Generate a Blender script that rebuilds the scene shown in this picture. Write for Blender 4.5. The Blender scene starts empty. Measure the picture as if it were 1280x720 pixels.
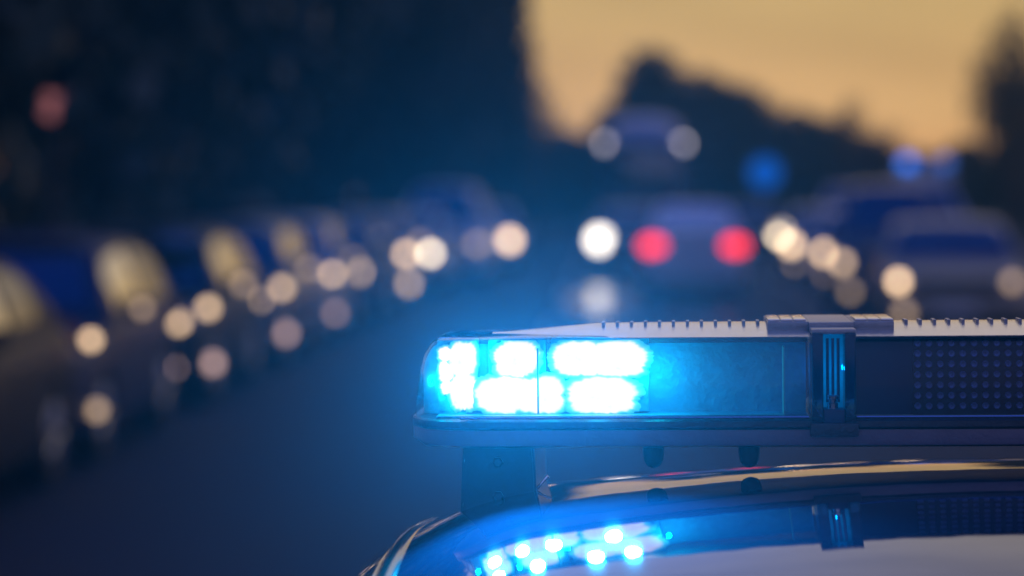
import bpy, bmesh, math, random
from mathutils import Vector, Matrix, noise

sc = bpy.context.scene
C = sc.collection
R = math.radians
random.seed(11)

# ------------------------------------------------------------------ camera
F = 3200.0                      # focal length in photo pixels (1280 wide)
CAM_H = 1.8
PITCH = math.atan(120 / F)
cam = bpy.data.cameras.new('camera')
cam.lens = 90; cam.sensor_width = 36
cam.clip_start = 0.05; cam.clip_end = 2000
cam.dof.use_dof = True
cam.dof.focus_distance = 3.03
cam.dof.aperture_fstop = 2.22
cam.dof.aperture_blades = 0
co = bpy.data.objects.new('camera', cam); C.objects.link(co)
co.location = (0, 0, CAM_H); co.rotation_euler = (math.pi / 2 - PITCH, 0, 0)
sc.camera = co

# ------------------------------------------------------------------ world
w = bpy.data.worlds.new('World'); sc.world = w; w.use_nodes = True
nt = w.node_tree; N = nt.nodes; L = nt.links
bg = N['Background']
tc = N.new('ShaderNodeTexCoord'); sep = N.new('ShaderNodeSeparateXYZ')
L.new(tc.outputs['Generated'], sep.inputs[0])


def ramp(stops, src):
    r = N.new('ShaderNodeValToRGB'); r.color_ramp.interpolation = 'EASE'
    el = r.color_ramp.elements
    el[0].position, el[0].color = stops[0][0], (*stops[0][1], 1)
    el[1].position, el[1].color = stops[1][0], (*stops[1][1], 1)
    for p, c in stops[2:]:
        e = el.new(p); e.color = (*c, 1)
    L.new(src, r.inputs[0]); return r.outputs[0]


front = ramp([(0.0, (.80, .38, .14)), (.035, (.76, .44, .17)), (.08, (.68, .44, .165)), (.16, (.60, .46, .31)),
              (.30, (.64, .55, .50)), (.45, (.50, .45, .50)), (.68, (.05, .10, .44)), (1.0, (.004, .035, .42))], sep.outputs[2])
back = ramp([(0.0, (.07, .07, .15)), (.10, (.25, .21, .34)), (.25, (.25, .25, .50)),
             (.55, (.10, .13, .40)), (1.0, (.004, .035, .42))], sep.outputs[2])
SUN_AZ = R(6)                    # to the right of the view
dot = N.new('ShaderNodeVectorMath'); dot.operation = 'DOT_PRODUCT'
L.new(tc.outputs['Generated'], dot.inputs[0]); dot.inputs[1].default_value = (math.sin(SUN_AZ), math.cos(SUN_AZ), 0)
mr = N.new('ShaderNodeMapRange'); mr.interpolation_type = 'SMOOTHSTEP'
mr.inputs[1].default_value = -.05; mr.inputs[2].default_value = .86
L.new(dot.outputs['Value'], mr.inputs[0])
# faint streaks of evening cloud
mp = N.new('ShaderNodeMapping'); mp.inputs['Scale'].default_value = (4, 4, 18)
nz = N.new('ShaderNodeTexNoise'); nz.inputs['Scale'].default_value = 2.2; nz.inputs['Detail'].default_value = 4
L.new(tc.outputs['Generated'], mp.inputs[0]); L.new(mp.outputs[0], nz.inputs[0])
mr2 = N.new('ShaderNodeMapRange'); mr2.inputs[1].default_value = .3; mr2.inputs[2].default_value = .7; mr2.inputs[3].default_value = .86; mr2.inputs[4].default_value = 1.08
L.new(nz.outputs[0], mr2.inputs[0])
mx = N.new('ShaderNodeMix'); mx.data_type = 'RGBA'
L.new(mr.outputs[0], mx.inputs[0]); L.new(back, mx.inputs[6]); L.new(front, mx.inputs[7])
vs = N.new('ShaderNodeVectorMath'); vs.operation = 'SCALE'
L.new(mx.outputs[2], vs.inputs[0]); L.new(mr2.outputs[0], vs.inputs['Scale'])
L.new(vs.outputs[0], bg.inputs[0]); bg.inputs[1].default_value = 0.92

# ------------------------------------------------------------------ sun (last warm light, almost on the horizon)
sl = bpy.data.lights.new('sun', 'SUN'); sl.energy = 0.02; sl.angle = R(2); sl.color = (1, .55, .25)
so = bpy.data.objects.new('sun', sl); C.objects.link(so)
sd = Vector((math.sin(SUN_AZ), math.cos(SUN_AZ), math.tan(R(1.0)))).normalized()
so.rotation_euler = sd.to_track_quat('Z', 'Y').to_euler(); so.location = (5, 40, 12)

sc.view_settings.view_transform = 'Standard'; sc.view_settings.look = 'None'
sc.view_settings.exposure = 0; sc.view_settings.gamma = 1
cy = sc.cycles
cy.use_denoising = True; cy.denoiser = 'OPENIMAGEDENOISE'; cy.denoising_input_passes = 'RGB_ALBEDO_NORMAL'
cy.use_adaptive_sampling = False
cy.max_bounces = 8; cy.volume_bounces = 0; cy.transparent_max_bounces = 16
cy.glossy_bounces = 5; cy.diffuse_bounces = 2
cy.sample_clamp_indirect = 3; cy.blur_glossy = .5
cy.caustics_reflective = False; cy.caustics_refractive = False


# ================================================================== helpers
def at(px, py, d):
    """photo pixel at depth d (metres ahead of the camera) -> world point"""
    u, v = (px - 640) / F, (360 - py) / F
    y = math.cos(PITCH) + v * math.sin(PITCH); z = -math.sin(PITCH) + v * math.cos(PITCH)
    return Vector((u / y * d, d, CAM_H + z / y * d))


ROAD_YAW = math.atan((765 - 640) / F)      # the street runs a little to the right


def street(lat, dist, z=0):
    c, s = math.cos(ROAD_YAW), math.sin(ROAD_YAW)
    return Vector((lat * c + dist * s, -lat * s + dist * c, z))


def mat(name, base=(.5, .5, .5), rough=.5, metal=0, coat=0, emit=None, es=0, bump=0, bscale=40, var=0, vscale=6,
        spec=None, ior=None, sample=False, coatrough=.04):
    m = bpy.data.materials.new(name); m.use_nodes = True
    t = m.node_tree; b = t.nodes['Principled BSDF']
    b.inputs['Base Color'].default_value = (*base, 1); b.inputs['Roughness'].default_value = rough
    b.inputs['Metallic'].default_value = metal; b.inputs['Coat Weight'].default_value = coat
    b.inputs['Coat Roughness'].default_value = coatrough
    if spec is not None: b.inputs['Specular IOR Level'].default_value = spec
    if ior: b.inputs['IOR'].default_value = ior
    if emit: b.inputs['Emission Color'].default_value = (*emit, 1); b.inputs['Emission Strength'].default_value = es
    if not sample: m.cycles.emission_sampling = 'NONE'
    if var or bump:
        tcn = t.nodes.new('ShaderNodeTexCoord')
        n = t.nodes.new('ShaderNodeTexNoise'); n.inputs['Detail'].default_value = 5; n.inputs['Scale'].default_value = vscale
        t.links.new(tcn.outputs['Object'], n.inputs['Vector'])
        if var:
            r = t.nodes.new('ShaderNodeMapRange'); r.inputs[3].default_value = 1 - var; r.inputs[4].default_value = 1 + var
            t.links.new(n.outputs[0], r.inputs[0])
            s = t.nodes.new('ShaderNodeVectorMath'); s.operation = 'SCALE'; s.inputs[0].default_value = base
            t.links.new(r.outputs[0], s.inputs['Scale']); t.links.new(s.outputs[0], b.inputs['Base Color'])
            r2 = t.nodes.new('ShaderNodeMapRange'); r2.inputs[3].default_value = max(0, rough - .3 * var * (rough + .1))
            r2.inputs[4].default_value = min(1, rough + .3 * var * (rough + .1))
            t.links.new(n.outputs[0], r2.inputs[0]); t.links.new(r2.outputs[0], b.inputs['Roughness'])
        if bump:
            n2 = t.nodes.new('ShaderNodeTexNoise'); n2.inputs['Scale'].default_value = bscale; n2.inputs['Detail'].default_value = 6
            t.links.new(tcn.outputs['Object'], n2.inputs['Vector'])
            bn = t.nodes.new('ShaderNodeBump'); bn.inputs['Strength'].default_value = bump; bn.inputs['Distance'].default_value = .02
            t.links.new(n2.outputs[0], bn.inputs['Height']); t.links.new(bn.outputs[0], b.inputs['Normal'])
    return m


def clear_plastic(name, tint, gloss_rough=.03, haze=.06, hcol=(.4, .7, 1)):
    """tinted clear plastic shell: see-through, glossy by fresnel, a little milky"""
    m = bpy.data.materials.new(name); m.use_nodes = True; t = m.node_tree; t.nodes.clear()
    o = t.nodes.new('ShaderNodeOutputMaterial')
    tr = t.nodes.new('ShaderNodeBsdfTransparent'); tr.inputs[0].default_value = (*tint, 1)
    tl = t.nodes.new('ShaderNodeBsdfTranslucent'); tl.inputs[0].default_value = (*hcol, 1)
    df = t.nodes.new('ShaderNodeBsdfDiffuse'); df.inputs[0].default_value = (*hcol, 1)
    ad = t.nodes.new('ShaderNodeMixShader'); ad.inputs[0].default_value = .5
    t.links.new(tl.outputs[0], ad.inputs[1]); t.links.new(df.outputs[0], ad.inputs[2])
    m1 = t.nodes.new('ShaderNodeMixShader')
    tcn = t.nodes.new('ShaderNodeTexCoord'); n = t.nodes.new('ShaderNodeTexNoise')
    n.inputs['Scale'].default_value = 60; n.inputs['Detail'].default_value = 6
    t.links.new(tcn.outputs['Object'], n.inputs['Vector'])
    r = t.nodes.new('ShaderNodeMapRange'); r.inputs[3].default_value = haze * .3; r.inputs[4].default_value = haze * 1.7
    t.links.new(n.outputs[0], r.inputs[0]); t.links.new(r.outputs[0], m1.inputs[0])
    t.links.new(tr.outputs[0], m1.inputs[1]); t.links.new(ad.outputs[0], m1.inputs[2])
    gl = t.nodes.new('ShaderNodeBsdfGlossy'); gl.inputs['Roughness'].default_value = gloss_rough
    fr = t.nodes.new('ShaderNodeFresnel'); fr.inputs[0].default_value = 1.45
    m2 = t.nodes.new('ShaderNodeMixShader'); t.links.new(fr.outputs[0], m2.inputs[0])
    t.links.new(m1.outputs[0], m2.inputs[1]); t.links.new(gl.outputs[0], m2.inputs[2])
    t.links.new(m2.outputs[0], o.inputs[0]); return m


def obj(name, bm, m=None, parent=None, smooth=True, loc=None, **kw):
    me = bpy.data.meshes.new(name); bm.normal_update(); bm.to_mesh(me); bm.free()
    if m is not None:
        for k in (m if isinstance(m, (list, tuple)) else [m]): me.materials.append(k)
    if smooth:
        for p in me.polygons: p.use_smooth = True
        try: me.set_sharp_from_angle(angle=R(35))
        except Exception: pass
    o = bpy.data.objects.new(name, me); C.objects.link(o)
    if parent: o.parent = parent
    if loc is not None: o.location = loc
    for k, v in kw.items(): o[k] = v
    return o


def inst(name, me, parent=None, loc=(0, 0, 0), rot=(0, 0, 0), scale=(1, 1, 1), **kw):
    o = bpy.data.objects.new(name, me); C.objects.link(o); o.parent = parent
    o.location = loc; o.rotation_euler = rot; o.scale = scale
    for k, v in kw.items(): o[k] = v
    return o


def thing(name, label, cat, loc=(0, 0, 0), rotz=0, group=None):
    o = bpy.data.objects.new(name, None); C.objects.link(o)
    o.location = loc; o.rotation_euler = (0, 0, rotz); o['label'] = label; o['category'] = cat
    if group: o['group'] = group
    o.empty_display_size = .2
    return o


def box(bm, x0, x1, y0, y1, z0, z1, bev=0, mi=0):
    vs_ = [bm.verts.new(p) for p in ((x0, y0, z0), (x1, y0, z0), (x1, y1, z0), (x0, y1, z0), (x0, y0, z1), (x1, y0, z1), (x1, y1, z1), (x0, y1, z1))]
    fs = [bm.faces.new([vs_[i] for i in q]) for q in ((0, 3, 2, 1), (4, 5, 6, 7), (0, 1, 5, 4), (1, 2, 6, 5), (2, 3, 7, 6), (3, 0, 4, 7))]
    for f in fs: f.material_index = mi
    if bev:
        es = list({e for f in fs for e in f.edges})
        bmesh.ops.bevel(bm, geom=es, offset=bev, segments=2, affect='EDGES', profile=.6)
    return bm


def BM(): return bmesh.new()


def loft(bm, rings, close=True, caps=True, mi=0):
    V = [[bm.verts.new(p) for p in r] for r in rings]
    n = len(V[0])
    for a, b in zip(V[:-1], V[1:]):
        for i in range(n if close else n - 1):
            j = (i + 1) % n
            try: bm.faces.new((a[i], a[j], b[j], b[i])).material_index = mi
            except ValueError: pass
    if caps and close:
        try:
            bm.faces.new(V[0][::-1]).material_index = mi; bm.faces.new(V[-1]).material_index = mi
        except ValueError: pass
    return V


def tube(bm, pts, rad, n=10, caps=True, sx=1.0):
    pts = [Vector(p) for p in pts]
    rads = rad if isinstance(rad, (list, tuple)) else [rad] * len(pts)
    rings = []
    for i, p in enumerate(pts):
        d = (pts[min(i + 1, len(pts) - 1)] - pts[max(i - 1, 0)]).normalized()
        up = Vector((0, 0, 1)) if abs(d.z) < .9 else Vector((1, 0, 0))
        a = d.cross(up).normalized(); b = a.cross(d)
        rings.append([p + (a * math.cos(t) * sx + b * math.sin(t)) * rads[i] for t in [2 * math.pi * k / n for k in range(n)]])
    loft(bm, rings, True, caps)
    bmesh.ops.recalc_face_normals(bm, faces=bm.faces)
    return bm


def lathe(bm, prof, axis='z', n=24, c=(0, 0, 0)):
    c = Vector(c); rings = []
    for r, h in prof:
        ring = []
        for k in range(n):
            t = 2 * math.pi * k / n
            a, b = r * math.cos(t), r * math.sin(t)
            ring.append(c + (Vector((a, b, h)) if axis == 'z' else Vector((h, a, b)) if axis == 'x' else Vector((a, h, b))))
        rings.append(ring)
    loft(bm, rings); bmesh.ops.recalc_face_normals(bm, faces=bm.faces)
    return bm


def grid_surface(bm, f, nu, nv, thick=None):
    V = [[bm.verts.new(f(i / nu, j / nv)) for j in range(nv + 1)] for i in range(nu + 1)]
    for i in range(nu):
        for j in range(nv):
            bm.faces.new((V[i][j], V[i + 1][j], V[i + 1][j + 1], V[i][j + 1]))
    if thick:
        bmesh.ops.recalc_face_normals(bm, faces=bm.faces)
        bmesh.ops.solidify(bm, geom=bm.faces[:], thickness=thick)
    bmesh.ops.recalc_face_normals(bm, faces=bm.faces)
    return V


# ================================================================== materials
M = {}
M['asphalt'] = mat('asphalt', (.019, .026, .044), .75, spec=.15, bump=.35, bscale=90, var=.35, vscale=.6)
M['paving'] = mat('paving', (.16, .155, .15), .8, bump=.3, bscale=30, var=.25, vscale=2)
M['kerb'] = mat('kerb_stone', (.24, .235, .225), .75, bump=.3, var=.2, vscale=4)
M['soil'] = mat('verge', (.035, .05, .02), .95, bump=.8, bscale=20, var=.4, vscale=1.5)
M['line'] = mat('worn_road_paint', (.3, .3, .3), .7, bump=.2, var=.15, vscale=8)
M['bark'] = mat('bark', (.06, .045, .035), .9, bump=.8, bscale=25, var=.3, vscale=9)
M['leaf'] = mat('leaf', (.028, .055, .03), .55, var=.35, vscale=1.2)
M['leaf2'] = mat('leaf_dark', (.02, .045, .035), .55, var=.35, vscale=1.2)
M['leaf3'] = mat('leaf_autumn', (.09, .055, .03), .55, var=.35, vscale=1.2)
M['rubber'] = mat('rubber', (.02, .02, .022), .7, bump=.2, bscale=60)
M['rim'] = mat('alloy', (.55, .56, .58), .3, metal=.9)
M['trim'] = mat('black_trim', (.018, .019, .022), .45, bump=.15, bscale=200)
M['glass'] = mat('car_glass', (.012, .014, .018), .04, spec=.9, ior=1.9)
M['side_glass'] = mat('reflective_side_glass', (.88, .88, .86), .05, metal=1)
M['chrome'] = mat('chrome', (.75, .76, .78), .08, metal=1)
M['lamp_dark'] = mat('lamp_cluster', (.3, .31, .33), .15, metal=.6, coat=1)
M['plate'] = mat('number_plate', (.7, .7, .68), .4, var=.1)
M['tail_off'] = mat('tail_lens', (.25, .01, .01), .15, coat=1)
M['tail_on'] = mat('tail_lens_lit', (.4, .01, .01), .2, emit=(1, .02, .01), es=3.2)
M['tail_core'] = mat('tail_bulb_lit', (.4, .05, .02), .2, emit=(1, .07, .01), es=6.0)
M['metal'] = mat('galvanised', (.3, .31, .32), .45, metal=.7, bump=.1)


def emitter(name, col, s): return mat(name, (.5, .5, .5), .3, emit=col, es=s)


def paint(name, col, metal=.2, rough=.35, var=.06): return mat(name, col, rough, metal=metal, coat=.1, var=var, vscale=3, coatrough=.1, spec=.25)


P = {'silver': paint('silver_paint', (.42, .43, .45), .55), 'white': paint('white_paint', (.72, .72, .7), 0),
     'navy': paint('navy_paint', (.02, .03, .08), 0, .5), 'black': paint('black_paint', (.012, .013, .018), 0, .5),
     'grey': paint('grey_paint', (.15, .155, .17), .5), 'red': paint('red_paint', (.25, .02, .02)),
     'blue': paint('blue_paint', (.03, .09, .28)), 'beige': paint('beige_paint', (.38, .33, .25), .3)}

# ================================================================== the setting
def strip(name, lat0, lat1, d0, d1, z, m, seg=40, h=None, **kw):
    bm = BM()
    if h is None:
        V = [[bm.verts.new(street(la, d0 + (d1 - d0) * i / seg, z)) for la in (lat0, lat1)] for i in range(seg + 1)]
        for a, b in zip(V[:-1], V[1:]): bm.faces.new((a[0], a[1], b[1], b[0]))
    else:
        rings = [[street(lat0, d, z), street(lat1, d, z), street(lat1, d, z + h - .012), street(lat1 - .012, d, z + h),
                  street(lat0 + .012, d, z + h), street(lat0, d, z + h - .012)] for d in [d0 + (d1 - d0) * i / seg for i in range(seg + 1)]]
        loft(bm, rings)
    bmesh.ops.recalc_face_normals(bm, faces=bm.faces)
    return obj(name, bm, m, smooth=False, kind='structure', **kw)


bm = BM(); g = 700
vs_ = [bm.verts.new(p) for p in ((-g, -g, -.03), (g, -g, -.03), (g, g, -.03), (-g, g, -.03))]; bm.faces.new(vs_)
obj('ground', bm, M['soil'], smooth=False, kind='structure')
strip('road', -5.6, 6.0, -20, 190, 0, M['asphalt'])
strip('kerb', -5.75, -5.6, -20, 190, -.02, M['kerb'], h=.15)
strip('kerb', 6.0, 6.15, -20, 190, -.02, M['kerb'], h=.15)
strip('pavement', -8.2, -5.75, -20, 190, -.02, M['paving'], h=.145)
strip('pavement', 6.15, 8.4, -20, 190, -.02, M['paving'], h=.145)
for k in range(14):
    strip('road_marking', -.9, -.78, 6 + k * 12, 12 + k * 12, .004, M['line'], seg=1)
strip('road_marking', 3.3, 3.4, -20, 190, .004, M['line'], seg=1)


# ================================================================== trees
def leaf_cloud(rx, ry, rz, n, size, seed, m, holes=-.4, lobes=9):
    rnd = random.Random(seed); bm = BM()
    cs = [(Vector((0, 0, .05 * rz)), .62), (Vector((0, 0, .45 * rz)), .45)]
    for _ in range(lobes):
        while True:
            p = Vector((rnd.uniform(-1, 1), rnd.uniform(-1, 1), rnd.uniform(-1, 1)))
            if p.length < 1: break
        cs.append((Vector((p.x * rx * .62, p.y * ry * .62, p.z * rz * .62)), rnd.uniform(.32, .55)))
    for i in range(n):
        c, r = cs[i % len(cs)]
        d = Vector((rnd.gauss(0, 1), rnd.gauss(0, 1), rnd.gauss(0, 1))).normalized() * (rnd.random() ** .45)
        p = c + Vector((d.x * rx * r, d.y * ry * r, d.z * rz * r))
        if noise.noise(p * 1.1 + Vector((seed, 0, 0))) < holes - .35: continue
        s = size * rnd.uniform(.6, 1.4)
        a = Vector((rnd.gauss(0, 1), rnd.gauss(0, 1), rnd.gauss(0, .6))).normalized(); b = a.orthogonal().normalized()
        b.rotate(Matrix.Rotation(rnd.random() * 6.28, 3, a)); b *= .55 * s; a = a * s
        q = [bm.verts.new(p - a), bm.verts.new(p + b), bm.verts.new(p + a), bm.verts.new(p - b)]
        bm.faces.new(q)
    me = bpy.data.meshes.new('crown'); bm.to_mesh(me); bm.free(); me.materials.append(m); return me


def trunk_mesh(h, r, spread, seed, nb=7):
    rnd = random.Random(seed); bm = BM()
    pts = [Vector((rnd.uniform(-.06, .06) * h * .3 * t, rnd.uniform(-.06, .06) * h * .3 * t, h * t)) for t in (0, .15, .35, .55, .75, .95)]
    tube(bm, pts, [r * 1.35, r, r * .85, r * .65, r * .42, r * .15], 9)
    for k in range(nb):
        t = rnd.uniform(.35, .9); a = 6.28 * k / nb + rnd.uniform(-.4, .4)
        p0 = Vector((0, 0, h * t)); ln = spread * (1.15 - .6 * t) * rnd.uniform(.7, 1.1)
        p1 = p0 + Vector((math.cos(a) * ln * .5, math.sin(a) * ln * .5, ln * .35))
        p2 = p0 + Vector((math.cos(a + .2) * ln, math.sin(a + .2) * ln, ln * .85))
        tube(bm, [p0, p1, p2], [r * .42 * (1.2 - t), r * .25 * (1.2 - t), .012], 6)
        for q in range(2):
            s = p1.lerp(p2, rnd.random()); e = s + Vector((rnd.uniform(-1, 1), rnd.uniform(-1, 1), rnd.uniform(.2, 1))) * ln * .35
            tube(bm, [s, e], [r * .1, .008], 5)
    me = bpy.data.meshes.new('trunk'); bm.to_mesh(me); bm.free(); me.materials.append(M['bark'])
    for p in me.polygons: p.use_smooth = True
    return me


CROWN = [leaf_cloud(1, 1, 1, 12000, .06, 3, M['leaf'], lobes=14), leaf_cloud(1, 1, 1, 12000, .06, 8, M['leaf2'], lobes=16),
         leaf_cloud(1, 1, 1, 2600, .045, 21, M['leaf3'], holes=.15, lobes=10)]
TRUNK = [trunk_mesh(1, .035, .45, s, 9) for s in (1, 2, 3)]


def tree(label, lat, dist, h, rad, kind=0, rz=0, cz=.58, ch=.44, group='trees lining the street'):
    p = street(lat, dist, -.03)
    t = thing('broadleaf_tree', label, 'tree', p, rz, group)
    inst('trunk', TRUNK[kind], t, (0, 0, 0), (0, 0, 0), (min(h, rad * 1.7), min(h, rad * 1.7), h * .85))
    inst('crown', CROWN[kind], t, (0, 0, h * cz), (0, 0, rz * 2), (rad, rad, h * ch))
    return t


def top_h(py, d): return CAM_H + (240 - py) / F * d
def lat_at(px, d): return (px - 765) / F * d


# left hand mass, from near to far: (photo x of the centre, distance, height, crown radius)
L_TREES = [(-250, 24, 13, 3.6), (-20, 31, 13, 4.2), (60, 42, 14, 4.6), (210, 50, 14, 5), (300, 62, 15, 5.2),
           (395, 74, 15, 5), (455, 88, 16, 5.2), (520, 102, 16, 4.4), (545, 118, 17, 4.6), (330, 95, 17, 7), (140, 75, 17, 7),
           (560, 74, 9, 2.2), (606, 96, 15, 2.0), (622, 84, 11.5, 1.3)]
TL = ['nearest tall dark tree at the left edge of the street', 'tall dark tree above the parked cars at the left picture edge',
      'broad dark tree behind the second parked car', 'dark tree behind the third parked car, left of the street lamp row end',
      'dark tree standing over the middle of the parked row', 'dark tree beyond the middle of the parked row',
      'dark tree near the far end of the left parked row', 'tall dark tree at the far end of the left row',
      'farthest tall tree of the left row', 'large dark tree behind the left row, to its far side',
      'large dark tree behind the left row, to its near side', 'low bushy tree beside the far parked cars on the left',
      'slim tall tree whose crown edge meets the orange sky', 'thin tree in front of the slim tall tree at the edge of the orange sky']
for i, (px, d, h, r) in enumerate(L_TREES):
    tree(TL[i], lat_at(px, d), d, h, r, i % 2, i * 1.3, .54, .5)
# the skyline under the orange sky: (x, top y, distance, radius px, kind)
S_TREES = [(818, 62, 112, 78, 1), (876, 88, 116, 62, 0), (930, 108, 120, 72, 1), (992, 136, 122, 68, 0), (1062, 112, 108, 30, 2),
           (1085, 170, 118, 45, 1), (1140, 188, 126, 50, 0), (700, 158, 118, 50, 0), (655, 150, 112, 35, 1), (760, 132, 120, 42, 0),
           (1205, 176, 124, 50, 1), (1270, 60, 96, 52, 2), (1262, 160, 104, 48, 0), (1330, 110, 108, 50, 1), (1262, 0, 88, 62, 2), (668, 70, 92, 34, 2), (1105, 150, 104, 36, 2)]
SL = ['domed dark tree behind the truck, highest of the skyline', 'round tree just right of the domed tree', 'tree on the falling skyline right of the truck',
      'low round tree in the dip of the skyline', 'thin leaved tree poking up right of the blue sign', 'low dark tree below the thin leaved tree',
      'lowest tree, under the brightest gap of orange sky', 'low tree left of the truck, under orange sky', 'small tree against the edge of the left tree mass',
      'tree at the left shoulder of the domed tree', 'low tree behind the van with blue beacons', 'sparse brownish tree at the right edge, sky through its twigs',
      'dark tree below the sparse tree at the right edge', 'dark tree just past the right edge', 'tallest sparse tree at the right edge, its twigs reaching the top of the picture',
      'sparse brownish tree against the edge of the left tree mass', 'sparse brownish tree on the slope right of the thin leaved tree']
for i, (px, ty, d, rp, k) in enumerate(S_TREES):
    h = top_h(ty, d)
    tree(SL[i], lat_at(px, d), d, h, rp / F * d * 1.15, k, i * 2.1, .55, .52, 'trees on the skyline')
# a far wood closing the view, reads as one mass
rnd = random.Random(5); bm = BM()
for i in range(14000):
    x = rnd.uniform(-75, 95); y = 138 + rnd.uniform(-4, 4)
    hh = 3.6 + 1.6 * noise.noise(Vector((x * .13, 1, 2))) + .8 * noise.noise(Vector((x * .5, 3, 2)))
    z = hh * rnd.random() ** .8
    s = rnd.uniform(.25, .55); a = Vector((rnd.gauss(0, 1), rnd.gauss(0, 1), rnd.gauss(0, 1))).normalized() * s; b = a.orthogonal().normalized() * s * .6
    p = Vector((x, y, z)); bm.faces.new([bm.verts.new(p - a), bm.verts.new(p + b), bm.verts.new(p + a), bm.verts.new(p - b)])
obj('distant_wood', bm, M['leaf2'], smooth=False, kind='stuff', label='dark wood closing off the end of the street', category='wood')


# ================================================================== cars
def prof_interp(keys, y):
    for (a, va), (b, vb) in zip(keys[:-1], keys[1:]):
        if a <= y <= b:
            t = (y - a) / (b - a); t = t * t * (3 - 2 * t) if abs(vb - va) > .12 else t
            return va + (vb - va) * t
    return keys[-1][1] if y > keys[-1][0] else keys[0][1]


# kinds: length, width, hood/deck line z(y), roof: y0 windscreen base, y1 roof front, y2 roof rear, y3 rear glass base, heights
KINDS = {
    'hatch': dict(len=3.95, w=1.72, belt=[(0, .52), (.06, .74), (.35, .84), (1.05, .94), (3.5, .98), (3.86, .92), (3.95, .62)],
                  g=(.95, 1.62, 3.25, 3.78), h=1.48, wb=(.72, 3.22)),
    'wagon': dict(len=4.0, w=1.76, belt=[(0, .52), (.06, .74), (.35, .84), (1.05, .94), (3.7, 1.0), (3.93, 1.0), (4.0, .66)],
                  g=(.95, 1.62, 3.72, 3.95), h=1.58, wb=(.72, 3.25)),
    'sedan': dict(len=4.5, w=1.8, belt=[(0, .50), (.06, .74), (.4, .84), (1.2, .94), (3.6, 1.0), (4.35, .98), (4.5, .62)],
                  g=(1.15, 1.95, 3.15, 3.95), h=1.45, wb=(.82, 3.62)),
    'van': dict(len=4.7, w=1.9, belt=[(0, .58), (.06, .78), (.4, .98), (.85, 1.08), (4.5, 1.1), (4.62, 1.05), (4.7, .7)],
                g=(.75, 1.45, 4.2, 4.62), h=1.92, wb=(.85, 3.8)),
}


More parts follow.
